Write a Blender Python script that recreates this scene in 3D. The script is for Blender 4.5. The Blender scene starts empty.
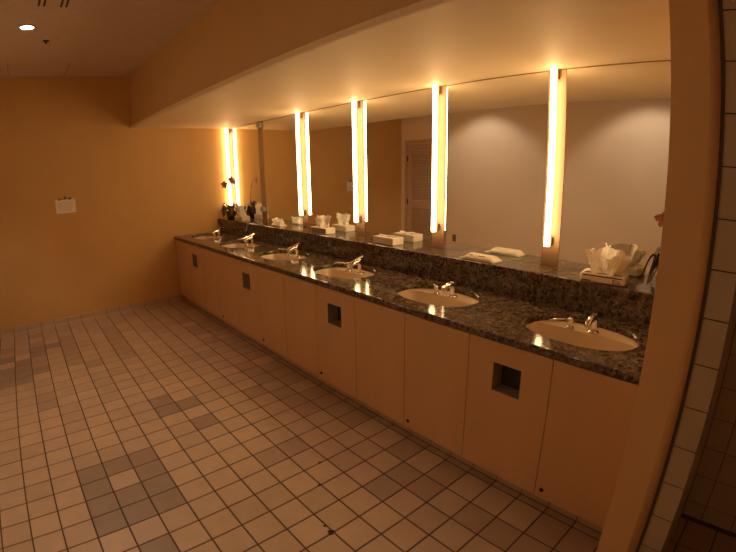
import bpy, bmesh, math, random
from mathutils import Vector, Matrix, noise
PI = math.pi
S = bpy.context.scene
C = S.collection

# ------------------------------------------------------------------ camera
cd = bpy.data.cameras.new('camera'); cam = bpy.data.objects.new('camera', cd); C.objects.link(cam)
S.camera = cam
cd.type = 'PANO'
cd.panorama_type = 'FISHEYE_LENS_POLYNOMIAL'      # a wide phone lens with barrel distortion
cd.sensor_fit = 'HORIZONTAL'; cd.sensor_width = 36
cd.fisheye_fov = math.radians(180)
cd.fisheye_polynomial_k0 = 0
cd.fisheye_polynomial_k1 = -0.8507 / 18
cd.fisheye_polynomial_k2 = 0.0526 / 18**2
cd.fisheye_polynomial_k3 = 0.0510 / 18**3
cd.fisheye_polynomial_k4 = -0.0270 / 18**4
cd.clip_start = 0.02
cam.matrix_world = (Matrix.Translation((2.5467, -0.4413, 1.5994)) @ Matrix.Rotation(0.8491, 4, 'Z')
                    @ Matrix.Rotation(1.3329, 4, 'X') @ Matrix.Rotation(-0.0134, 4, 'Z'))

# ------------------------------------------------------------------ world, exposure
w = bpy.data.worlds.new('world'); S.world = w; w.use_nodes = True
w.node_tree.nodes['Background'].inputs[0].default_value = (0, 0, 0, 1)
w.node_tree.nodes['Background'].inputs[1].default_value = 0
S.view_settings.view_transform = 'Standard'; S.view_settings.look = 'None'
S.view_settings.gamma = 1; S.view_settings.use_curve_mapping = False
S.view_settings.exposure = 0.68
S.render.engine = 'CYCLES'
S.cycles.use_denoising = True
S.cycles.max_bounces = 14; S.cycles.diffuse_bounces = 8; S.cycles.glossy_bounces = 6
S.cycles.sample_clamp_indirect = 4

TUBE_COLOR = (1.0, 0.62, 0.27); TUBE_POWER = 14.2
DOWN_COLOR = (1.0, 0.80, 0.60); DOWN_POWER = 22.5

# ------------------------------------------------------------------ dimensions (metres)
XF = -3.12          # far wall
YM = 2.12           # mirror face
ZS = 2.20           # underside of the lowered soffit
YS = 0.853          # soffit face
ZC = 2.806          # ceiling
YO = -1.15          # wall opposite the mirrors
XW = 2.217          # left face of the wing wall
ZT = 0.85           # counter top
ZL = 1.021          # ledge top
T = 0.156           # floor tile pitch
SEAM0, SEAMD = 0.0146, 0.4475
TAPX = [SEAM0 + 2 * SEAMD * n + 0.008 for n in (2, 1, 0, -1, -2, -3)]
SINKX = [TAPX[i] - d for i, d in enumerate((.020, .034, .062, .072, .082, .082))]

# ------------------------------------------------------------------ materials
def mat(name, col, rough=0.6, metal=0.0, spec=0.5):
    m = bpy.data.materials.new(name); m.use_nodes = True
    b = m.node_tree.nodes['Principled BSDF']
    b.inputs['Base Color'].default_value = (*col, 1); b.inputs['Roughness'].default_value = rough
    b.inputs['Metallic'].default_value = metal; b.inputs['Specular IOR Level'].default_value = spec
    return m
def nodes(m): return m.node_tree.nodes, m.node_tree.links, m.node_tree.nodes['Principled BSDF']
def mottled(name, col, col2, scale, rough=0.6, bump=0.0, bscale=None, metal=0, spec=0.5, stretch=(1, 1, 1), detail=3):
    m = mat(name, col, rough, metal, spec); N, L, b = nodes(m)
    tc = N.new('ShaderNodeTexCoord'); mp = N.new('ShaderNodeMapping'); mp.inputs['Scale'].default_value = stretch
    L.new(tc.outputs['Object'], mp.inputs[0])
    n = N.new('ShaderNodeTexNoise'); n.inputs['Scale'].default_value = scale; n.inputs['Detail'].default_value = detail
    L.new(mp.outputs[0], n.inputs['Vector'])
    r = N.new('ShaderNodeValToRGB'); r.color_ramp.elements[0].position = .35; r.color_ramp.elements[1].position = .65
    r.color_ramp.elements[0].color = (*col, 1); r.color_ramp.elements[1].color = (*col2, 1)
    L.new(n.outputs[0], r.inputs[0]); L.new(r.outputs[0], b.inputs['Base Color'])
    if bump:
        n2 = N.new('ShaderNodeTexNoise'); n2.inputs['Scale'].default_value = bscale or scale
        L.new(mp.outputs[0], n2.inputs['Vector'])
        bp = N.new('ShaderNodeBump'); bp.inputs['Strength'].default_value = bump; bp.inputs['Distance'].default_value = .002
        L.new(n2.outputs[0], bp.inputs['Height']); L.new(bp.outputs[0], b.inputs['Normal'])
    return m
def emit(name, col, power):
    m = bpy.data.materials.new(name); m.use_nodes = True; N = m.node_tree.nodes; N.clear()
    e = N.new('ShaderNodeEmission'); e.inputs[0].default_value = (*col, 1); e.inputs[1].default_value = power
    o = N.new('ShaderNodeOutputMaterial'); m.node_tree.links.new(e.outputs[0], o.inputs[0]); return m

M_far = mottled('ochre wall paint', (.63, .395, .15), (.665, .42, .16), 3, .55, .15, 90)
M_opp = mottled('beige wall paint', (.83, .68, .50), (.85, .70, .52), 3, .6, .1, 90)
M_ceil = mottled('ceiling paint', (.62, .52, .41), (.66, .55, .435), 14, .85, .25, 160)
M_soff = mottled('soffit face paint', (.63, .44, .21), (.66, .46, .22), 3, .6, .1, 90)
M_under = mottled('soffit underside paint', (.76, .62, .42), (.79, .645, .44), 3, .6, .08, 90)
M_wing = mottled('wing wall paint', (.72, .49, .255), (.75, .51, .265), 3, .55, .12, 90)
M_trim = mat('edge trim painted light', (.90, .77, .52), .5)  # pale trim; the lit look of the soffit edge is put into its colour
M_lam = mottled('tan laminate', (.65, .415, .215), (.69, .44, .23), 5, .42, .06, 60, stretch=(1, 1, .15))
M_edge = mat('cabinet carcass board', (.22, .14, .09), .7)
M_strip = mottled('lamp backing laminate', (.28, .17, .09), (.30, .185, .10), 4, .5)
M_post = mottled('brown wood strip', (.34, .20, .10), (.40, .24, .12), 6, .5, stretch=(1, 1, .2))
M_chrome = mat('chrome', (.80, .78, .75), .12, 1.0)
M_brushed = mat('brushed metal', (.50, .47, .42), .35, 1.0)
M_porc = mat('white porcelain', (.74, .61, .45), .14)
M_grout = mat('dark grout', (.11, .075, .048), .9)
M_groutw = mat('wall tile grout', (.10, .075, .045), .9)
M_white = mat('white paper', (.88, .84, .78), .8)
M_tissue = mat('white tissue', (.92, .89, .84), .9)
M_card = mottled('white box card', (.80, .74, .64), (.84, .78, .68), 60, .55)
M_purple = mat('purple print', (.10, .03, .08), .5)
M_ink = mat('dark grey print', (.10, .07, .07), .6)
M_redink = mat('dark red print', (.22, .05, .03), .6)
M_pattern = mottled('grey patterned box card', (.20, .15, .11), (.46, .36, .27), 120, .6)
M_dark = mat('dark waste bag', (.035, .032, .030), .6)
M_gap = mat('painted joint', (.36, .29, .22), .9)
M_bolt = mat('dark lock metal', (.04, .03, .025), .35, .8)
M_pot = mottled('dark glazed pot', (.10, .055, .04), (.14, .075, .05), 20, .35)
M_leaf = mottled('dark green leaf', (.085, .062, .034), (.12, .09, .05), 15, .35)
M_stem = mat('green brown stem', (.12, .11, .04), .5)
M_petal = mottled('mauve petal', (.42, .19, .15), (.52, .27, .20), 40, .6)
M_clip = mat('pale green clip plastic', (.50, .54, .40), .4)
M_chute = mat('grey steel chute', (.42, .36, .29), .5, .2)
M_door = mat('door paint', (.56, .40, .29), .5)
M_mirror = mat('mirror glass', (.91, .92, .90), 0.0, 1.0)
M_tube = emit('lit fluorescent tube', TUBE_COLOR, TUBE_POWER)
M_lens = emit('lit downlight lens', (1, .93, .85), 14)
M_outlet = mat('brown outlet plastic', (.16, .10, .06), .5)
M_slot = mat('vent slot', (.09, .07, .05), .9)
tile_cols = [(.50, .37, .25), (.535, .395, .265), (.46, .34, .23), (.40, .29, .20), (.315, .235, .165)]
M_tiles = [mottled('floor tile %d' % i, c, tuple(v * 1.10 for v in c), 9, .38, .12, 70) for i, c in enumerate(tile_cols)]
M_wtile = mottled('wall tile glaze', (.47, .41, .30), (.51, .44, .33), 7, .3, .1, 20)
M_base = mottled('cove base tile', (.50, .38, .26), (.54, .41, .285), 9, .4)

def granite():
    m = mat('polished granite', (.1, .08, .07), .11, 0, .4); N, L, b = nodes(m)
    tc = N.new('ShaderNodeTexCoord')
    v = N.new('ShaderNodeTexVoronoi'); v.inputs['Scale'].default_value = 84
    n0 = N.new('ShaderNodeTexNoise'); n0.inputs['Scale'].default_value = 60; n0.inputs['Detail'].default_value = 4
    mx0 = N.new('ShaderNodeMixRGB'); mx0.blend_type = 'ADD'; mx0.inputs[0].default_value = .035
    L.new(tc.outputs['Object'], mx0.inputs[1]); L.new(tc.outputs['Object'], n0.inputs['Vector']); L.new(n0.outputs['Color'], mx0.inputs[2])
    L.new(mx0.outputs[0], v.inputs['Vector'])
    r = N.new('ShaderNodeValToRGB'); cr = r.color_ramp; cr.interpolation = 'CONSTANT'
    cr.elements[0].position = 0; cr.elements[0].color = (.030, .024, .019, 1)
    cr.elements[1].position = .28; cr.elements[1].color = (.125, .097, .073, 1)
    for p, c in ((.50, (.19, .143, .105)), (.72, (.27, .20, .142)), (.88, (.075, .060, .048))):
        e = cr.elements.new(p); e.color = (*c, 1)
    L.new(v.outputs['Color'], r.inputs[0])
    n = N.new('ShaderNodeTexNoise'); n.inputs['Scale'].default_value = 24; n.inputs['Detail'].default_value = 6
    L.new(tc.outputs['Object'], n.inputs['Vector'])
    r2 = N.new('ShaderNodeValToRGB'); r2.color_ramp.elements[0].position = .38; r2.color_ramp.elements[1].position = .60
    r2.color_ramp.elements[0].color = (.55, .53, .50, 1); r2.color_ramp.elements[1].color = (1, 1, 1, 1)
    L.new(n.outputs[0], r2.inputs[0])
    mx = N.new('ShaderNodeMixRGB'); mx.blend_type = 'MULTIPLY'; mx.inputs[0].default_value = 1
    L.new(r.outputs[0], mx.inputs[1]); L.new(r2.outputs[0], mx.inputs[2]); L.new(mx.outputs[0], b.inputs['Base Color'])
    return m
M_granite = granite()

# ------------------------------------------------------------------ mesh helpers
def bm_(): return bmesh.new()
def box(bm, x0, x1, y0, y1, z0, z1, mi=0):
    vs = [bm.verts.new(p) for p in ((x0, y0, z0), (x1, y0, z0), (x1, y1, z0), (x0, y1, z0), (x0, y0, z1), (x1, y0, z1), (x1, y1, z1), (x0, y1, z1))]
    out = []
    for f in ((0, 3, 2, 1), (4, 5, 6, 7), (0, 1, 5, 4), (1, 2, 6, 5), (2, 3, 7, 6), (3, 0, 4, 7)):
        fc = bm.faces.new([vs[i] for i in f]); fc.material_index = mi; out.append(fc)
    return out
def rbox(bm, x0, x1, y0, y1, z0, z1, r, seg=3, mi=0):
    t = bmesh.new(); box(t, x0, x1, y0, y1, z0, z1)
    bmesh.ops.bevel(t, geom=list(t.edges), offset=r, segments=seg, affect='EDGES', profile=.5)
    merge(bm, t, mi); t.free()
def merge(bm, src, mi=None, M=None):
    mp = {}
    for v in src.verts: mp[v] = bm.verts.new(M @ v.co if M else v.co)
    for f in src.faces:
        try:
            g = bm.faces.new([mp[v] for v in f.verts]); g.smooth = f.smooth; g.material_index = f.material_index if mi is None else mi
        except ValueError: pass
def tube(bm, pts, rad, seg=12, mi=0, flat=None, cap=True):
    """tube along pts; rad number or list; flat=(sx,sz) squashes the ring"""
    pts = [Vector(p) for p in pts]; n = len(pts)
    rad = rad if isinstance(rad, (list, tuple)) else [rad] * n
    rings = []; up = Vector((0, 0, 1))
    for i, p in enumerate(pts):
        d = (pts[min(i + 1, n - 1)] - pts[max(i - 1, 0)]).normalized()
        a = up.cross(d)
        if a.length < 1e-3: a = Vector((1, 0, 0))
        a.normalize(); b = d.cross(a).normalized()
        fa, fb = flat or (1, 1)
        rings.append([bm.verts.new(p + a * math.cos(2 * PI * k / seg) * rad[i] * fa + b * math.sin(2 * PI * k / seg) * rad[i] * fb) for k in range(seg)])
    for i in range(n - 1):
        for k in range(seg):
            f = bm.faces.new((rings[i][k], rings[i][(k + 1) % seg], rings[i + 1][(k + 1) % seg], rings[i + 1][k])); f.smooth = True; f.material_index = mi
    if cap:
        f = bm.faces.new(rings[0][::-1]); f.material_index = mi
        f = bm.faces.new(rings[-1]); f.material_index = mi
def lathe(bm, prof, c=(0, 0, 0), seg=24, mi=0):
    c = Vector(c); rings = []
    for r, z in prof:
        if r < 1e-5: rings.append([bm.verts.new(c + Vector((0, 0, z)))])
        else: rings.append([bm.verts.new(c + Vector((r * math.cos(2 * PI * k / seg), r * math.sin(2 * PI * k / seg), z))) for k in range(seg)])
    for A, B in zip(rings, rings[1:]):
        for k in range(seg):
            q = (k + 1) % seg
            vs = [A[0] if len(A) == 1 else A[k], B[0] if len(B) == 1 else B[k], B[0] if len(B) == 1 else B[q], A[0] if len(A) == 1 else A[q]]
            u = []
            for v in vs:
                if v not in u: u.append(v)
            if len(u) > 2:
                f = bm.faces.new(u); f.smooth = True; f.material_index = mi
def prism_x(bm, prof, x0, x1, mi=0, smooth=False):
    """profile of (y,z) points extruded along x"""
    A = [bm.verts.new((x0, y, z)) for y, z in prof]; B = [bm.verts.new((x1, y, z)) for y, z in prof]
    n = len(prof)
    for i in range(n):
        f = bm.faces.new((A[i], A[(i + 1) % n], B[(i + 1) % n], B[i])); f.material_index = mi; f.smooth = smooth
    f = bm.faces.new(A[::-1]); f.material_index = mi; f = bm.faces.new(B); f.material_index = mi
def obj(name, bm, mats, parent=None, loc=None, smooth_all=False):
    bmesh.ops.recalc_face_normals(bm, faces=bm.faces)
    me = bpy.data.meshes.new(name); bm.to_mesh(me); bm.free()
    for m in (mats if isinstance(mats, (list, tuple)) else [mats]): me.materials.append(m)
    if smooth_all:
        for p in me.polygons: p.use_smooth = True
    o = bpy.data.objects.new(name, me); C.objects.link(o)
    if parent: o.parent = parent
    if loc is not None: o.location = loc
    return o
def struct(name, bm, mats, parent=None):
    o = obj(name, bm, mats, parent)
    if not parent: o['kind'] = 'structure'
    return o
def tag(o, label, cat, group=None):
    o['label'] = label; o['category'] = cat
    if group: o['group'] = group
    return o
def thing(name, label, cat, loc=(0, 0, 0), rz=0, group=None):
    o = bpy.data.objects.new(name, None); C.objects.link(o); o.location = loc; o.rotation_euler = (0, 0, rz)
    o.empty_display_size = .05
    return tag(o, label, cat, group)
def dup(root, loc, label, rz=None):
    r = root.copy(); C.objects.link(r); r.location = loc; r['label'] = label
    if rz is not None: r.rotation_euler = (0, 0, rz)
    for ch in list(root.children):
        c = ch.copy(); C.objects.link(c); c.parent = r
        for g in list(ch.children):
            d = g.copy(); C.objects.link(d); d.parent = c
    return r
rnd = random.Random(7)

# ------------------------------------------------------------------ floor: real tiles on a grout bed
XR = 4.1
DARK = {(-3, 0), (-2, 0), (-1, 0), (-3, 1), (-1, 1), (-3, 2), (-2, 2), (-1, 2), (-3, 3), (-2, 3), (-1, 3), (-2, 5),
        (1, -4), (1, -3), (2, -3), (2, -1), (-6, -11), (-5, -11), (-6, -12), (-5, -12), (-5, -13), (-6, -13), (-5, -14), (-6, -15), (-4, -15), (-4, -16), (-3, -16), (-4, -12)}
bm = bm_()
box(bm, XF, XR, YO, 2.13, -.05, -.0025, 0)
ys = [-8 + j for j in range(17)]
def ycoord(j): return 1.275 if j == 8 else j * T
g = .0038
for k in range(-20, 27):
    for j in range(-8, 8):
        x0, x1 = k * T + g, (k + 1) * T - g; y0, y1 = ycoord(j) + g, ycoord(j + 1) - g
        y0 = max(y0, YO); x1 = min(x1, XR)
        if x1 - x0 < .01 or y1 - y0 < .01: continue
        r = rnd.random(); mi = 1 if r < .46 else 2 if r < .78 else 3 if r < .96 else 4
        if (j, k) in DARK: mi = 5
        elif (j in (-4, -3, -2) and -17 <= k <= -12 or j in (1, 2) and -17 <= k <= -11) and (j * 7 + k * 5) % 5 < 3: mi = 4
        elif j in (6, 7) and k > -16 and rnd.random() < .5: mi = 4
        # top with a small eased edge
        t = bmesh.new(); b = .0018
        vs0 = [t.verts.new(p) for p in ((x0, y0, -.0025), (x1, y0, -.0025), (x1, y1, -.0025), (x0, y1, -.0025))]
        vs1 = [t.verts.new(p) for p in ((x0 + b, y0 + b, 0), (x1 - b, y0 + b, 0), (x1 - b, y1 - b, 0), (x0 + b, y1 - b, 0))]
        t.faces.new(vs1)
        for i in range(4): t.faces.new((vs0[i], vs0[(i + 1) % 4], vs1[(i + 1) % 4], vs1[i]))
        merge(bm, t, mi); t.free()
    # narrow cut row at the cabinet base (cabinet side only)
    x0, x1 = k * T + g, (k + 1) * T - g
    if x1 < XW: 
        for f in box(bm, x0, x1, 1.275 + g, 1.318, -.0025, 0, 3 if k % 3 else 4): pass
    elif x0 > 2.3:
        for j in range(2): box(bm, x0, min(x1, XR), 1.275 + g + j * .2, 1.275 + .2 * (j + 1) - g, -.0025, 0, 4)
# chipped corners in the grout
for cx, cy, r_ in ((1.241, .458, .016), (1.192, .461, .009), (.778, .732, .010), (.934, .616, .008)):
    vs = [bm.verts.new((cx + r_ * (.6 + .8 * rnd.random()) * math.cos(a * PI / 5), cy + r_ * (.6 + .8 * rnd.random()) * math.sin(a * PI / 5), .0004)) for a in range(10)]
    f = bm.faces.new(vs); f.material_index = 6
struct('floor', bm, [M_grout] + M_tiles + [M_bolt])

# ------------------------------------------------------------------ shell
bm = bm_(); box(bm, XF - .1, XF, YO - .1, YM + .12, -.05, ZC + .1); struct('wall_far', bm, M_far)
bm = bm_(); box(bm, XF, 2.46, YM + .01, YM + .12, -.05, ZC + .1); struct('wall_mirror', bm, M_far)
bm = bm_(); box(bm, XF, XR + .1, YO - .1, YO, -.05, ZC + .1); struct('wall_opposite', bm, M_opp)
bm = bm_(); box(bm, XR, XR + .1, YO, 1.8, -.05, ZC + .1); struct('wall_right', bm, M_opp)
bm = bm_(); box(bm, XF, XR, YO, YM + .01, ZC, ZC + .1); struct('ceiling', bm, M_ceil)
bm = bm_()   # lowered soffit over the counter: face, and lighter underside
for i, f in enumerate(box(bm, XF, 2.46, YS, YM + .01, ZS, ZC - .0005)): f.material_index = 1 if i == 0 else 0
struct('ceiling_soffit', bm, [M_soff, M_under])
bm = bm_(); prism_x(bm, [(YS - .001, ZS), (YS - .012, ZS + .004), (YS - .014, ZS + .030), (YS - .001, ZS + .034)], XF, 2.46)
struct('trim_1', bm, M_trim)
# wing wall: painted front with a rounded corner, tiled on its right part
bm = bm_()
prof = [(XW, 1.08), (2.335, 1.08)] + [(2.335 + .035 * math.sin(a), 1.115 - .035 * math.cos(a)) for a in [PI / 2 * i / 8 for i in range(1, 9)]] + [(2.37, YM), (XW, YM)]
lo = [bm.verts.new((x, y, -.002)) for x, y in prof]; hi = [bm.verts.new((x, y, ZS)) for x, y in prof]
for i in range(len(prof)):
    f = bm.faces.new((lo[i], lo[(i + 1) % len(prof)], hi[(i + 1) % len(prof)], hi[i])); f.smooth = 1 <= i <= 8
bm.faces.new(lo[::-1]); bm.faces.new(hi)
wing = struct('wall_wing', bm, M_wing)
def tiled(bm, origin, ux, w_, h_, n_, px, pz, ox=0, oz=0, th=.006, g=.002):
    """grout bed plus raised tiles on a vertical face; ux = unit vector along the wall, n_ = outward normal"""
    O = Vector(origin); U = Vector(ux); Nn = Vector(n_); Z = Vector((0, 0, 1))
    def pbox(a0, a1, b0, b1, d0, d1, mi):
        t = bmesh.new(); box(t, 0, 1, 0, 1, 0, 1)
        for v in t.verts:
            a = a0 + (a1 - a0) * v.co.x; b = b0 + (b1 - b0) * v.co.z; d = d0 + (d1 - d0) * v.co.y
            v.co = O + U * a + Z * b + Nn * d
        merge(bm, t, mi); t.free()
    pbox(0, w_, 0, h_, -.004, 0, 0)
    a = ox - px if ox > 0 else ox
    while a < w_:
        b = oz - pz if oz > 0 else oz
        while b < h_:
            a0, a1, b0, b1 = max(a + g, 0), min(a + px - g, w_), max(b + g, 0), min(b + pz - g, h_)
            if a1 - a0 > .006 and b1 - b0 > .006: pbox(a0, a1, b0, b1, 0, th * .35, 1)
            b += pz
        a += px
bm = bm_()
box(bm, 2.372, 2.452, 1.106, 1.80, -.002, ZS - .001, 0)
tiled(bm, (2.374, 1.106, 0), (1, 0, 0), .084, ZS - .002, (0, -1, 0), .20, T, 0, .079)
tiled(bm, (2.452, 1.108, 0), (0, 1, 0), .592, ZS - .002, (1, 0, 0), T, T, .125, .079)
box(bm, 2.366, 2.377, 1.098, 1.108, 0, ZS - .002, 0)
o = obj('tile_facing', bm, [M_groutw, M_wtile], wing)
bm = bm_()
box(bm, 2.455, XR, 1.712, 1.8, -.002, ZC, 0)
tiled(bm, (2.456, 1.708, 0), (1, 0, 0), XR - 2.458, ZC - .002, (0, -1, 0), T, T, .10, .089)
struct('wall_alcove', bm, [M_groutw, M_wtile])

# cove base tiles
bm = bm_()
for j in range(-8, 9):        # far wall base
    y0 = max(j * T + .002, YO + .002); y1 = min((j + 1) * T - .002, 1.272)
    if y1 - y0 < .01: continue
    pr = [(XF, .001), (XF + .030, .001), (XF + .017, .006), (XF + .010, .018), (XF + .009, .072), (XF + .006, .078), (XF, .078)]
    A = [bm.verts.new((x, y0, z)) for x, z in pr]; B = [bm.verts.new((x, y1, z)) for x, z in pr]
    for i in range(len(pr)): bm.faces.new((A[i], A[(i + 1) % len(pr)], B[(i + 1) % len(pr)], B[i])).material_index = 1
    bm.faces.new(A[::-1]).material_index = 1; bm.faces.new(B).material_index = 1
box(bm, XF, XF + .005, YO + .002, 1.27, .0015, .076, 0)
struct('baseboard_far', bm, [M_grout, M_base])
bm = bm_()
for k in range(-20, 15):      # under the cabinets
    x0 = k * T + .002; x1 = min((k + 1) * T - .002, XW - .002)
    if x1 - x0 < .01: continue
    if k == -20: x0 = XF + .032
    prism_x(bm, [(1.330, .001), (1.322, .001), (1.322, .071), (1.330, .073)], x0, x1, 1)
box(bm, XF + .03, XW - .002, 1.325, 1.345, .0015, .0725, 0)
struct('baseboard_cabinet', bm, [M_grout, M_base])
bm = bm_(); box(bm, -2.06, XR, YO, YO + .012, .001, .08); struct('baseboard_opposite', bm, M_base)

# ------------------------------------------------------------------ cabinets
cab_labels = {
 -7: 'tan laminate cabinet in the far corner against the ochre wall',
 -6: 'tan laminate cabinet with square waste opening, farthest of the four openings',
 -5: 'plain tan cabinet just right of the farthest waste opening',
 -4: 'plain tan cabinet just left of the second farthest waste opening, lock at lower left',
 -3: 'tan cabinet with square waste opening, second farthest of the four openings',
 -2: 'plain tan cabinet right of the second farthest waste opening, lock at lower left',
 -1: 'plain tan cabinet without a lock, just left of the second nearest waste opening',
  0: 'tan cabinet with square waste opening, second nearest of the four openings',
  1: 'plain tan cabinet with no lock, just right of the second nearest waste opening',
  2: 'plain tan cabinet just left of the nearest waste opening, lock low at left',
  3: 'tan cabinet with square waste opening, nearest of the four openings, under the nearest sink',
  4: 'last plain tan cabinet at the wing wall, under right half of nearest sink'}
HOLES = {3, 0, -3, -6}; LOCKS = {4, 2, 0, -2, -4}
YCF, ZB, ZTOP = 1.275, .076, .808
def make_cabinet(n):
    x0 = max(SEAM0 + n * SEAMD, XF + .001); x1 = min(SEAM0 + (n + 1) * SEAMD, XW - .002); W = x1 - x0
    t = thing('vanity_cabinet', cab_labels[n], 'cabinet', (x0, YCF, ZB), 0, 'vanity cabinets under the counter')
    b = bm_()          # carcass: sides, bottom, back
    box(b, .0005, .014, .02, .58, 0, .560); box(b, W - .014, W - .0005, .02, .58, 0, .560)
    box(b, .014, W - .014, .02, .58, 0, .016); box(b, .014, W - .014, .566, .58, .016, .560)
    obj('body', b, M_edge, t)
    b = bm_(); H = ZTOP - ZB - .002; e = .0018
    if n in HOLES:
        hx0, hx1, hz0, hz1 = W / 2 - .077, W / 2 + .077, .551 - ZB, .703 - ZB
        box(b, e, hx0, 0, .019, 0, H); box(b, hx1, W - e, 0, .019, 0, H)
        box(b, hx0, hx1, 0, .019, 0, hz0); box(b, hx0, hx1, 0, .019, hz1, H)
        bmesh.ops.remove_doubles(b, verts=b.verts, dist=1e-5)
        d = obj('door', b, M_lam, t)
        b = bm_()      # steel-lined opening
        th = .002
        box(b, hx0, hx0 + th, -.001, .085, hz0, hz1); box(b, hx1 - th, hx1, -.001, .085, hz0, hz1)
        box(b, hx0, hx1, -.001, .085, hz0, hz0 + th); box(b, hx0, hx1, -.001, .085, hz1 - th, hz1)
        obj('waste_chute', b, M_chute, t)
        b = bm_(); box(b, hx0 - .02, hx1 + .02, .088, .092, hz0 - .2, hz1 + .02); obj('waste_bag', b, M_dark, t)
    else:
        t2 = bmesh.new(); box(t2, e, W - e, 0, .019, 0, H)
        bmesh.ops.bevel(t2, geom=list(t2.edges), offset=.0008, segments=1, affect='EDGES'); merge(b, t2); t2.free()
        d = obj('door', b, M_lam, t)
    if n in LOCKS:
        b = bm_(); lathe(b, [(0, .006), (.008, .006), (.0105, .004), (.0115, 0), (0, 0)], seg=16)
        bmesh.ops.rotate(b, verts=b.verts, matrix=Matrix.Rotation(PI / 2, 3, 'X'))
        bmesh.ops.translate(b, verts=b.verts, vec=(.036, 0, .048)); obj('lock', b, M_bolt, d)
for n in range(-7, 5): make_cabinet(n)

# ------------------------------------------------------------------ countertop with six oval cut-outs
SA, SB, SY = .282, .203, 1.588
def sp(v, e=.90): return math.copysign(abs(v) ** e, v)
def ell(a, b, cx, cy, z, n=48, e=1.0): return [Vector((cx + a * sp(math.cos(2 * PI * i / n), e), cy + b * sp(math.sin(2 * PI * i / n), e), z)) for i in range(n)]
bm = bm_()
CX0, CX1, CY0, CY1 = XF + .001, XW - .001, 1.285, 1.879
# slab between the bullnose and the backsplash, one quad block per sink so every hole triangulates cleanly
def grid_with_hole(bm, x0, x1, cx):
    n = 48; hole = [bm.verts.new(v) for v in ell(SA, SB, cx, SY, ZT, n, .90)]
    hole_b = [bm.verts.new(v) for v in ell(SA, SB, cx, SY, ZT - .032, n, .90)]
    # outer ring points: project each hole point on to the rectangle
    outer = []
    for v in hole:
        dx, dy = v.co.x - cx, v.co.y - SY
        tx = ((x1 - cx) / dx if dx > 1e-9 else (x0 - cx) / dx if dx < -1e-9 else 1e9)
        ty = ((CY1 - SY) / dy if dy > 1e-9 else (CY0 - SY) / dy if dy < -1e-9 else 1e9)
        s = min(tx, ty); outer.append([cx + dx * s, SY + dy * s])
    for (px, py) in ((x0, CY0), (x1, CY0), (x1, CY1), (x0, CY1)):   # snap the closest to the corners
        i = min(range(n), key=lambda q: (outer[q][0] - px) ** 2 + (outer[q][1] - py) ** 2); outer[i] = [px, py]
    ov = [bm.verts.new((a, b, ZT)) for a, b in outer]
    for i in range(n):
        q = (i + 1) % n
        bm.faces.new((hole[i], ov[i], ov[q], hole[q])); f = bm.faces.new((hole[i], hole[q], hole_b[q], hole_b[i])); f.smooth = True
edges_x = [CX1] + [(SINKX[i] + SINKX[i + 1]) / 2 for i in range(5)] + [CX0]
for i in range(6): grid_with_hole(bm, edges_x[i + 1], edges_x[i], SINKX[i])
R = .010
nose = [(CY0, ZT)] + [(1.262 + R - R * math.sin(a), ZT - R + R * math.cos(a)) for a in [PI / 2 * i / 6 for i in range(7)]] + \
       [(1.262 + R - R * math.cos(a), .812 + R - R * math.sin(a)) for a in [PI / 2 * i / 6 for i in range(7)]] + [(1.300, .812), (1.300, .818), (CY0, .818)]
prism_x(bm, nose, CX0, CX1)
bm.verts.ensure_lookup_table()
counter = obj('countertop', bm, M_granite)
tag(counter, 'long dark speckled polished granite countertop with six oval sink cut-outs', 'countertop')
bm = bm_(); box(bm, CX0, CX1, 1.881, 1.90, ZT - .02, ZL - .0305); obj('backsplash', bm, M_granite, counter)
bm = bm_()
R = .008
for xa, xb in ((CX0, 1.0935), (1.0965, CX1)):
    prism_x(bm, [(1.8795, ZL - .030), (1.8795, ZL - R)] + [(1.8795 + R - R * math.cos(a), ZL - R + R * math.sin(a)) for a in [PI / 2 * i / 5 for i in range(1, 6)]] + [(YM + .008, ZL), (YM + .008, ZL - .030)], xa, xb)
box(bm, 1.0935, 1.0965, 1.884, YM + .007, ZL - .03, ZL - .0015, 1)
ledge = obj('ledge', bm, [M_granite, M_slot], counter)

# ------------------------------------------------------------------ sinks
def make_sink(x, label):
    t = thing('sink', label, 'sink', (x, SY, ZT - .033), 0, 'oval sinks set in the counter')
    b = bm_(); n = 48
    def ring(a, bf, bb, z, p=2.0, cy=0):
        out = []
        for i in range(n):
            th = 2 * PI * i / n; c, s = math.cos(th), math.sin(th)
            q = 2.0 if s < 0 else p
            X = a * math.copysign(abs(c) ** (2 / q), c); Y = (bf if s < 0 else bb) * math.copysign(abs(s) ** (2 / q), s)
            out.append(b.verts.new((X, cy + Y, z)))
        return out
    rs = [ring(.271, .193, .080, -.003, 6),
          ring(.262, .185, .075, -.03, 5), ring(.235, .155, .058, -.085, 4), ring(.175, .115, .040, -.128, 3), ring(.09, .07, .005, -.147, 2), ring(.03, .03, .03, -.152, 2, -.035)]
    for A, B in zip(rs, rs[1:]):
        for i in range(n):
            f = b.faces.new((A[i], A[(i + 1) % n], B[(i + 1) % n], B[i])); f.smooth = True
    b.faces.new(rs[-1])
    D1, D2, D3, D4 = ring(.308, .228, .228, -.004), ring(.308, .228, .228, 0), ring(.274, .196, .084, 0, 6), ring(.271, .193, .080, -.003, 6)
    for A, B in ((D1, D2), (D2, D3), (D3, D4)):
        for i in range(n): b.faces.new((A[i], A[(i + 1) % n], B[(i + 1) % n], B[i]))
    obj('basin', b, M_porc, t)
    b = bm_(); lathe(b, [(0, .003), (.012, .003), (.021, .002), (.023, 0)], (0, -.035, -.1515), 20); obj('drain', b, M_chrome, t)
    return t
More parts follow.
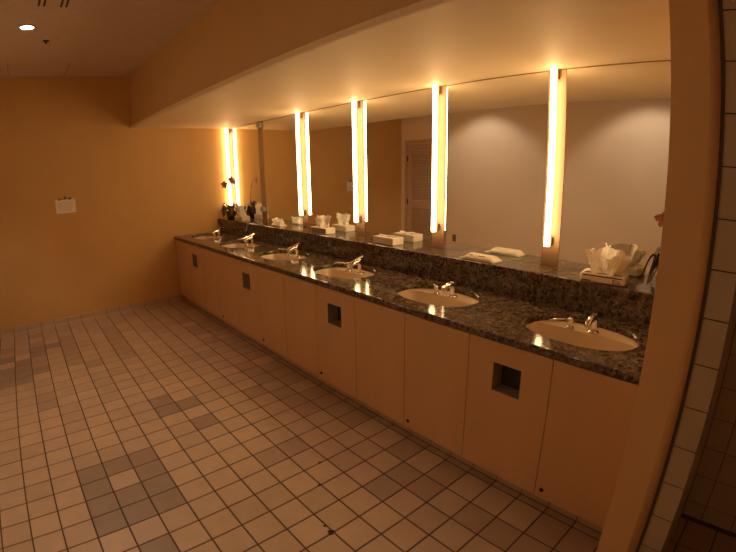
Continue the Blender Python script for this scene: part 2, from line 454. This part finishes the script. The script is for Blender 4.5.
sl = ['oval white sink nearest the camera, beside the wing wall', 'oval white sink second from the wing wall, right of the tall gooseneck-less tap row',
      'oval white sink third from the wing wall', 'oval white sink fourth from the wing wall', 'oval white sink second from the far wall', 'oval white sink in the far corner by the ochre wall']
sl[1] = 'oval white sink second from the wing wall, before the flat wipes packet'
proto_sink = make_sink(SINKX[0], sl[0])
for i in range(1, 6): dup(proto_sink, (SINKX[i], SY, ZT - .033), sl[i])

# ------------------------------------------------------------------ taps and soap dispensers
DZ = ZT - .0328
def make_faucet(x, tilt, label):
    t = thing('faucet', label, 'faucet', (x, SY + .116, DZ), 0, 'single lever sink taps')
    b = bm_(); lathe(b, [(0, 0), (.029, 0), (.029, .004), (.024, .009), (0, .009)], seg=24); obj('base_plate', b, M_chrome, t)
    b = bm_(); k = (.74 if tilt < .2 else .85)
    pts = [(0, 0, .007), (0, 0, .04 * k), (0, -.001, .075 * k), (0, -.007, .095 * k), (0, -.022, .108 * k), (0, -.046, .112 * k), (0, -.072, .104 * k), (0, -.092, .088 * k), (0, -.100, .072 * k)]
    tube(b, pts, [.0225, .021, .020, .0195, .0185, .017, .016, .015, .0145], 18); obj('spout', b, M_chrome, t)
    zp = .112 * k + (.006 if tilt < .2 else .026)
    b = bm_(); tube(b, [(0, -.012, .095 * k), (0, -.012, zp + .002)], [.016, .013], 14)
    obj('cartridge', b, M_chrome, t)
    b = bm_()          # broad blade lever on top, tipped up at its back end
    t2 = bmesh.new(); box(t2, -.012, .012, -.125 if tilt > .2 else -.100, .035 if tilt > .2 else .012, -.003, .003)
    bmesh.ops.bevel(t2, geom=list(t2.edges), offset=.0028, segments=3, affect='EDGES')
    for v in t2.verts:
        q = (v.co.y + .100) / .13; v.co.x *= .75 + .35 * q
    Mx = Matrix.Translation((0, -.012, zp + .006)) @ Matrix.Rotation(tilt, 4, 'X')
    merge(b, t2, None, Mx); t2.free(); obj('lever', b, M_chrome, t)
    return t
def make_dispenser(x, ang, label, up=1.0):
    t = thing('soap_dispenser', label, 'soap dispenser', (x, SY + .090, DZ), ang, 'soap dispensers beside the taps')
    b = bm_(); lathe(b, [(0, 0), (.023, 0), (.023, .004), (.015, .010), (.012, .020), (.012, .032), (.0155, .036), (.0155, .050), (.010, .056), (0, .057)], seg=20)
    obj('pump', b, M_chrome, t)
    b = bm_(); tube(b, [(0, -.010, .046), (0, -.05, .049), (0, -.100, .046), (0, -.112, .040)], [.0055, .005, .0045, .004], 10)
    obj('nozzle', b, M_chrome, t)
    if up != 1.0:
        for c in t.children: c.scale = (1, 1 + (up - 1) * .8, up)
    return t
FT = [.14, .14, .27, .27, .27, .27]
fl = ['chrome tap nearest the camera with its lever level, at the sink by the wing wall',
      'chrome tap with level lever at the second sink from the wing wall',
      'chrome tap with raised slanting lever at the third sink from the wing wall',
      'chrome tap with raised slanting lever at the fourth sink from the wing wall',
      'chrome tap with raised lever at the second sink from the far wall',
      'chrome tap with raised lever at the far corner sink']
dl = ['chrome soap pump beside the nearest tap, thin nozzle pointing forward', 'chrome soap pump left of the second tap, nozzle turned aside',
      'chrome soap pump left of the third tap from the wing wall', 'chrome soap pump left of the fourth tap from the wing wall',
      'chrome soap pump at the second sink from the far wall', 'chrome soap pump at the far corner sink']
DANG = [-.8, -2.2, -1.3, -1.3, -1.3, -1.3]
for i in range(6):
    make_faucet(TAPX[i], FT[i], fl[i])
    make_dispenser(TAPX[i] - .115, DANG[i], dl[i], 1.0 if i < 2 else 1.35)

# ------------------------------------------------------------------ mirror lamps and mirror panels
LX = [1.345 - .898 * i for i in range(4)]
SW = .057
def make_lamp(x, label, xa=None, xb=None):
    t = thing('mirror_lamp', label, 'lamp', (x, YM, ZL), 0, 'vertical tube lamps on the mirror wall')
    xa = -SW if xa is None else xa; xb = SW if xb is None else xb
    b = bm_(); box(b, xa, xb, -.004, .006, .0008, ZS - ZL - .001); obj('backing_strip', b, M_strip, t)
    b = bm_(); tube(b, [(0, -.056, .130), (0, -.056, ZS - ZL - .006)], .0175, 20); obj('tube', b, M_tube, t)
    for z0, z1 in ((.132, .185), (ZS - ZL - .062, ZS - ZL - .006)):
        b = bm_(); t2 = bmesh.new(); box(t2, -.016, .016, -.0365, -.004, z0, z1)
        bmesh.ops.bevel(t2, geom=list(t2.edges), offset=.003, segments=2, affect='EDGES'); merge(b, t2); t2.free()
        obj('tube_holder', b, M_post, t)
    return t
ll = ['lit vertical tube lamp nearest the camera, above and left of the purple-striped tissue pack',
      'lit vertical tube lamp second nearest, between the closed tissue box and the wipes packet',
      'lit vertical tube lamp third nearest, between two tissue boxes',
      'lit vertical tube lamp fourth nearest, left of the open tissue box']
for i in range(4): make_lamp(LX[i], ll[i])
LFX = XF + .034
make_lamp(LFX, 'lit vertical tube lamp in the far corner behind the orchid', -.032, SW)
PX = LX[0] - .898 * 4
t = thing('mirror_lamp', 'unlit lamp strip without a tube, brown with two pale green clips', 'lamp', (PX, YM, ZL), 0, 'vertical tube lamps on the mirror wall')
b = bm_(); box(b, -.056, .056, -.004, .006, .0008, ZS - ZL - .001); obj('backing_strip', b, M_post, t)
for zc in (.150, 1.137):
    b = bm_(); t2 = bmesh.new(); box(t2, -.042, .052, -.036, -.0042, zc - .030, zc + .030)
    bmesh.ops.bevel(t2, geom=list(t2.edges), offset=.006, segments=2, affect='EDGES'); merge(b, t2); t2.free()
    obj('tube_holder', b, M_clip, t)
ed = [XW - .003, LX[0] + SW, LX[0] - SW, LX[1] + SW, LX[1] - SW, LX[2] + SW, LX[2] - SW, LX[3] + SW, LX[3] - SW, PX + .056, PX - .056, LFX + SW]
ml = ['mirror panel between the nearest lamp and the wing wall', 'mirror panel between the nearest and second nearest tube lamps',
      'mirror panel between the second and third nearest tube lamps, showing the reflected door', 'mirror panel between the third and fourth nearest tube lamps',
      'mirror panel between the fourth tube lamp and the brown unlit strip', 'narrow mirror panel behind the orchid, between brown strip and corner lamp']
for i in range(6):
    b = bm_(); x1, x0 = ed[2 * i] - .001, ed[2 * i + 1] + .001
    box(b, x0, x1, YM, YM + .006, ZL + .0008, ZS - .007, 0)
    box(b, x0, x1, YM, YM + .006, ZS - .0068, ZS - .001, 1)
    o = obj('mirror', b, [M_mirror, M_post]); tag(o, ml[i], 'mirror', 'mirror panels over the counter')

# ------------------------------------------------------------------ tissues and packets on the ledge
def crumple(seed, w_, d_, h_, lean=(0, 0), n=26, m=12):
    """a pulled-up tissue: folded fan rising out of a slot and opening outward, with thickness"""
    b = bm_(); r = random.Random(seed); ph = [r.random() * 6.28 for _ in range(8)]; n = 40; m = 12
    rings = []
    def top(th): return 1 - .16 * (1 + math.sin(th + ph[3])) - .07 * math.sin(3 * th + ph[4]) - .05 * math.sin(7 * th + ph[6])
    for j in range(m + 1):
        v = j / m; row = []
        for i in range(n):
            th = 2 * PI * i / n
            fold = 1 + v * (.12 * math.sin(3 * th + ph[0] + 1.1 * v) + .10 * math.sin(5 * th + ph[1] - .9 * v)) + .09 * math.sin(11 * th + ph[2] + 2 * v)
            px = .34 + .24 * v ** .7
            row.append(b.verts.new((w_ * px * fold * math.cos(th) + lean[0] * v,
                                    d_ * (.34 - .17 * v) * (1 + .5 * math.sin(4 * th + ph[5] + 2 * v)) * fold * math.sin(th) + lean[1] * v + .10 * d_ * v * math.sin(2.2 * math.cos(th) + ph[7]), h_ * v * top(th))))
        rings.append(row)
    for A, B in zip(rings, rings[1:]):
        for i in range(n): b.faces.new((A[i], A[(i + 1) % n], B[(i + 1) % n], B[i]))
    # the fold dips a little between the two torn edges
    mid = []
    for i in range(n):
        p = rings[-1][i].co.copy(); q = rings[-1][(n - i) % n].co
        mid.append(b.verts.new(((p.x + q.x) / 2 * .94, (p.y + q.y) / 2, min(p.z, q.z) - .012)))
    for i in range(n):
        k = (i + 1) % n; b.faces.new((rings[-1][i], rings[-1][k], mid[k], mid[i]))
    b.faces.new(rings[0][::-1])
    for v in b.verts:
        if v.co.z > h_ * .12: v.co += noise.noise_vector(v.co * 30 + Vector((seed, 0, 0))) * .007
    for f in b.faces: f.smooth = False
    return b
def print_marks(b, x0, x1, y, z0, z1, n, mi, seed):
    """small block characters on a front face"""
    r = random.Random(seed); w_ = (x1 - x0) / n; s = (z1 - z0) / 5
    for k in range(n):
        a = x0 + k * w_; e = a + w_ * .68
        for (p0, p1, q0, q1) in ((a, e, z1 - s, z1), (a, e, z0, z0 + s), (a, a + w_ * .2, z0, z1), (e - w_ * .2, e, z0, z1)):
            if r.random() < .75: box(b, p0, p1, y - .0004, y, q0, q1, mi)
def tissue_box(loc, rz, W, D, H, label, tis=None, mats=None, lean=(0, 0), name='tissue_box', front=False):
    t = thing(name, label, 'tissue box', loc, rz, 'tissue boxes along the ledge')
    b = bm_(); rbox(b, -W / 2, W / 2, -D / 2, D / 2, .0004, H, .003, 2); 
    if front: box(b, -W / 2 + .006, W / 2 - .006, -D / 2 - .0006, -D / 2 + .001, .006, H - .006, 1)
    obj('carton', b, mats or [M_card, M_pattern], t)
    b = bm_(); v = ell(W * .30, D * .22, 0, 0, H + .0004, 24); b.faces.new([b.verts.new(p) for p in v]); 
    r = bmesh.ops.extrude_face_region(b, geom=list(b.faces)); bmesh.ops.translate(b, verts=[q for q in r['geom'] if isinstance(q, bmesh.types.BMVert)], vec=(0, 0, .0006))
    obj('slot', b, M_ink, t)
    if tis:
        seed, w_, d_, h_ = tis; b = crumple(seed, w_, d_, h_, lean); o = obj('tissue', b, M_tissue, t, (0, 0, H + .001))
    return t
tissue_box((-.868, 1.995, ZL), .04, .235, .115, .056, 'open tissue box with patterned front and tall fan tissue, between third and fourth lamps', (3, .19, .11, .115), front=True, lean=(-.01, 0))
tissue_box((.022, 2.005, ZL), -.03, .235, .118, .056, 'flat white tissue box with hardly any tissue showing, beside the second nearest lamp', (9, .16, .05, .014))
tissue_box((-1.70, 1.995, ZL), .1, .17, .09, .014, 'low tissue pack with a small crumpled tissue, right of the brown strip', (11, .17, .14, .066), lean=(-.02, 0))
tissue_box((-2.59, 1.985, ZL), .05, .20, .11, .055, 'white tissue box with leaning tissue next to the far orchid', (5, .17, .11, .14), lean=(-.05, 0))

# purple-striped pack with a big loose tissue
t = thing('tissue_pack', 'white tissue pack with purple stripe and a large loose tissue, nearest the wing wall', 'tissue box', (1.752, 1.960, ZL), .14, 'tissue boxes along the ledge')
b = bm_(); rbox(b, -.122, .122, -.066, .066, .0004, .052, .014, 4)
box(b, -.105, .105, -.0666, -.063, .036, .043, 1); 
rbox(b, -.100, .100, -.0560, -.0400, .0512, .0530, .0003, 1, 1)
print_marks(b, .055, .100, -.0662, .012, .030, 3, 2, 4); 
box(b, -.110, -.060, -.0663, -.064, .008, .014, 2)
obj('wrapper', b, [M_card, M_purple, M_ink], t)
b = bm_(); rbox(b, -.095, -.045, -.045, -.015, .0519, .0524, .0002, 1, 0); obj('printed_mark', b, M_ink, t)
obj('tissue', crumple(21, .20, .22, .125, (.0, .01)), M_tissue, t, (.002, .012, .049))

# flat wipes packet
t = thing('wipes_packet', 'flat white wipes packet with dark red print lying on the ledge', 'packet', (.945, 1.965, ZL), -.02)
b = bm_()
t2 = bmesh.new(); box(t2, -.125, .125, -.055, .055, .0004, .038)
bmesh.ops.subdivide_edges(t2, edges=list(t2.edges), cuts=6, use_grid_fill=True)
for v in t2.verts:
    ex = 1 - min(1, max(0, (abs(v.co.x) - .095) / .035)) ** 1.8; ey = 1 - min(1, abs(v.co.y) / .055) ** 4 * .6
    v.co.z = .0004 + v.co.z * max(.08, ex * .95) * ey + .0
for f in t2.faces: f.smooth = True
merge(b, t2); t2.free()
obj('wrapper', b, M_card, t)
b = bm_(); box(b, -.155, -.118, -.045, .045, .0004, .0022); obj('crimped_end', b, M_card, t)
for a, c in ((-.075, -.045), (.0, .05)):
    b = bm_(); rbox(b, a, c, -.041, -.030, .029, .0335, .0015, 1)
    obj('printed_mark', b, M_redink, t)

# ------------------------------------------------------------------ orchids
def leaf(b, az, L, wd, rise, droop, z0=.09):
    n = 9; c, s = math.cos(az), math.sin(az); prev = None
    for j in range(n + 1):
        v = j / n; r = .02 + L * v; z = z0 + rise * math.sin(PI * min(1, v * 1.15)) - droop * v * v
        hw = wd * math.sin(PI * (0.12 + .86 * v)) ** .7
        P = Vector((r * c, r * s, z)); q = Vector((-s, c, 0)) * hw; th = Vector((0, 0, .0012)); dip = Vector((0, 0, hw * .35))
        row = [b.verts.new(P - q + dip), b.verts.new(P), b.verts.new(P + q + dip), b.verts.new(P + q + dip - th), b.verts.new(P - th), b.verts.new(P - q + dip - th)]
        if prev:
            for i in range(6): f = b.faces.new((prev[i], prev[(i + 1) % 6], row[(i + 1) % 6], row[i])); f.smooth = True
        else: b.faces.new(row)
        prev = row
    b.faces.new(prev[::-1])
def flower(b, P, R, ax):
    """five flat petals and a lip, facing ax"""
    q = Vector(ax).to_track_quat('Z', 'Y').to_matrix().to_4x4(); Mx = Matrix.Translation(P) @ q
    for k in range(5):
        a = PI / 2 + k * 2 * PI / 5; wd = .45 if k % 2 else .34
        t = bmesh.new(); top = []; n = 10
        for i in range(n):
            u = 2 * PI * i / n; x = R * (.52 + .48 * math.cos(u)); y = R * wd * math.sin(u)
            top.append((x * math.cos(a) - y * math.sin(a), x * math.sin(a) + y * math.cos(a), .12 * R * math.cos(u) - .0))
        A = [t.verts.new(p) for p in top]; B = [t.verts.new((p[0], p[1], p[2] - .0015)) for p in top]
        t.faces.new(A); t.faces.new(B[::-1])
        for i in range(n): t.faces.new((A[i], B[i], B[(i + 1) % n], A[(i + 1) % n]))
        merge(b, t, None, Mx); t.free()
    t = bmesh.new(); bmesh.ops.create_icosphere(t, subdivisions=1, radius=R * .2); merge(b, t, None, Mx); t.free()
def make_orchid(loc, label, rz=0, stems=(), leaves=(), pot_r=.052, pot_h=.10):
    t = thing('potted_orchid', label, 'potted plant', loc, rz, 'potted orchids on the ledge')
    b = bm_(); lathe(b, [(0, .0004), (pot_r * .72, .0004), (pot_r * .95, pot_h * .4), (pot_r, pot_h * .8), (pot_r * .93, pot_h), (pot_r * .85, pot_h), (pot_r * .85, pot_h - .012), (0, pot_h - .012)], seg=28)
    obj('pot', b, M_pot, t)
    for a in leaves:
        b = bm_(); leaf(b, *a, z0=pot_h - .012); obj('leaf', b, M_leaf, t)
    for pts, fls in stems:
        b = bm_(); tube(b, pts, .0026, 8); s = obj('stem', b, M_stem, t)
        for P, R_, ax in fls:
            b = bm_(); flower(b, Vector(P), R_, ax); obj('flower', b, M_petal, s)
    return t
make_orchid((-2.90, 1.975, ZL), 'dark potted orchid with mauve flowers in the far corner', 0,
    stems=[([(0, 0, .08), (.0, .0, .2), (.02, -.004, .33), (.06, -.01, .45), (.10, -.015, .50)], [((.115, -.02, .505), .050, (.6, -1, .1)), ((.165, -.02, .485), .040, (.9, -.8, 0))]),
           ([(0, 0, .08), (-.01, -.01, .22), (-.02, -.03, .36), (-.035, -.045, .44)], [((-.035, -.05, .445), .052, (.6, -1, .1))])],
    leaves=[(.3, .15, .034, .07, .02), (1.35, .07, .030, .06, .02), (3.5, .15, .034, .08, .05), (4.4, .15, .036, .07, .05), (5.3, .17, .034, .08, .05), (-.35, .14, .036, .09, .03), (2.6, .10, .028, .06, .02), (4.0, .12, .036, .11, .0)], pot_r=.066, pot_h=.105)
make_orchid((2.068, 1.985, ZL), 'dark potted orchid half hidden behind the wing wall', 0,
    stems=[([(0, 0, .08), (.01, 0, .2), (0, -.01, .33), (-.02, -.02, .37)], [((-.035, -.03, .365), .046, (.0, -1, -.3)), ((-.062, -.03, .372), .026, (.2, -1, -.8))])],
    leaves=[(3.2, .12, .042, .10, .05), (3.9, .085, .036, .06, .05), (3.5, .07, .04, .12, .0), (4.7, .09, .026, .08, .04), (2.6, .08, .026, .10, .02), (1.2, .08, .02, .05, .02), (.2, .075, .026, .07, .05)], pot_r=.05, pot_h=.10)

# ------------------------------------------------------------------ paper notice on the far wall
t = thing('paper_notice', 'small white paper notice clipped to the ochre far wall', 'notice', (XF, .015, 1.355))
b = bm_(); box(b, 0.0008, .0022, -.110, .110, -.080, .078); obj('sheet', b, M_white, t)
b = bm_()
for k in range(7):
    L_ = .07 if k == 6 else .088
    box(b, .0022, .0026, -L_, L_ - .01 * (k % 3), .040 - k * .016, .0425 - k * .016)
obj('printed_lines', b, mat('faint grey print', (.42, .36, .30), .8), t)
b = bm_(); box(b, .0008, .009, -.075, -.055, .066, .090); box(b, .0008, .009, .045, .065, .066, .090); box(b, .0008, .006, -.012, .012, .080, .108); box(b, .0008, .004, -.075, .075, .074, .082)
obj('clip', b, M_outlet, t)

# ------------------------------------------------------------------ ceiling fittings
def downlight(x, y, label):
    t = thing('recessed_downlight', label, 'ceiling light', (x, y, ZC), 0, 'recessed downlights')
    b = bm_(); lathe(b, [(.052, -.0005), (.072, -.0005), (.070, -.006), (.058, -.010), (.052, -.006)], seg=32); obj('trim_ring', b, M_ceil, t)
    b = bm_(); lathe(b, [(0, -.004), (.051, -.004), (.051, -.001), (0, -.001)], seg=32); obj('lens', b, M_lens, t)
    l = bpy.data.lights.new('downlight_beam', 'SPOT'); l.energy = DOWN_POWER; l.color = DOWN_COLOR; l.spot_size = math.radians(104); l.spot_blend = .45; l.shadow_soft_size = .045
    o = bpy.data.objects.new('downlight_beam', l); C.objects.link(o); o.parent = t; o.location = (0, 0, -.02); o.rotation_euler = (math.radians(-16), 0, 0)
downlight(-1.321, -.355, 'round lit recessed downlight in the ceiling, upper left')
downlight(1.05, -.355, 'lit recessed downlight above the middle of the room, out of frame')
b = bm_(); lathe(b, [(0, -.022), (.012, -.022), (.014, -.019), (.006, -.014), (.008, -.004), (.028, -.003), (.030, -.0005), (0, -.0005)], (0, 0, 0), 18)
o = obj('sprinkler_head', b, M_bolt, None, (-1.703, -.187, ZC)); tag(o, 'small dark sprinkler head in the ceiling beside the downlight', 'sprinkler')
for yy, lb in ((-.275, 'slotted ceiling air vent at the top edge, left one'), (-.125, 'slotted ceiling air vent at the top edge, right one')):
    t = thing('ceiling_vent', lb, 'ceiling vent', (-.55, yy, ZC), 0, 'slotted ceiling vents')
    b = bm_(); box(b, -.32, .32, -.040, .040, -.0022, -.0004); obj('frame', b, M_ceil, t)
    for s in (-.018, .018):
        b = bm_(); box(b, -.30, .30, s - .008, s + .008, -.0030, -.0023); obj('slot', b, M_slot, t)
t = thing('ceiling_access_panel', 'faint square access panel in the ceiling by the far wall', 'access panel', (-2.75, -.21, ZC))
b = bm_(); box(b, -.30, .30, -.30, .30, -.003, -.0004); obj('panel', b, M_ceil, t)
b = bm_()
for s in (-1, 1):
    box(b, -.304, .304, s * .3035 - .0035, s * .3035 + .0035, -.0015, -.0004)
obj('gap', b, M_gap, t)

# ------------------------------------------------------------------ what the mirrors show on the opposite wall
D = bpy.data.objects.new('door_1', None); C.objects.link(D); D['kind'] = 'structure'; D.location = (-2.53, YO, 0)
b = bm_(); hw = .415
box(b, -hw - .06, -hw, 0, .030, .001, 2.12); box(b, hw, hw + .06, 0, .030, .001, 2.12); box(b, -hw, hw, 0, .030, 2.06, 2.12); obj('frame', b, M_door, D)
b = bm_()
box(b, -hw + .004, -hw + .11, .002, .022, .008, 2.052); box(b, hw - .11, hw - .004, .002, .022, .008, 2.052)
for z0, z1 in ((.008, .22), (.95, 1.07), (1.94, 2.052)): box(b, -hw + .11, hw - .11, .002, .022, z0, z1)
obj('panel', b, M_door, D)
b = bm_(); z = .225
while z < 1.93:
    if not (.94 < z < 1.07):
        t2 = bmesh.new(); box(t2, -hw + .11, hw - .11, -.011, .011, -.003, .003); merge(b, t2, None, Matrix.Translation((0, .012, z + .008)) @ Matrix.Rotation(.7, 4, 'X')); t2.free()
    z += .026
obj('louver', b, M_door, D)
b = bm_(); lathe(b, [(0, .055), (.018, .052), (.027, .038), (.018, .022), (.009, .018), (.009, .006), (.026, .004), (.026, 0), (0, 0)], seg=20)
bmesh.ops.rotate(b, verts=b.verts, matrix=Matrix.Rotation(-PI / 2, 3, 'X')); bmesh.ops.translate(b, verts=b.verts, vec=(hw - .06, .022, 1.0)); obj('handle', b, M_brushed, D)
for zz in (.3, 1.05, 1.8):
    b = bm_(); box(b, -hw - .006, -hw + .010, .022, .034, zz - .045, zz + .045); obj('hinge', b, M_bolt, D)
t = thing('wall_outlet', 'small brown power outlet low on the wall, seen in the mirror', 'outlet', (-1.89, YO, .49))
b = bm_(); rbox(b, -.036, .036, .0004, .006, -.058, .058, .002, 1); obj('cover_plate', b, M_outlet, t)
b = bm_()
for s in (-.024, .024): box(b, -.017, .017, .006, .0075, s - .014, s + .014)
obj('socket', b, M_strip, t)
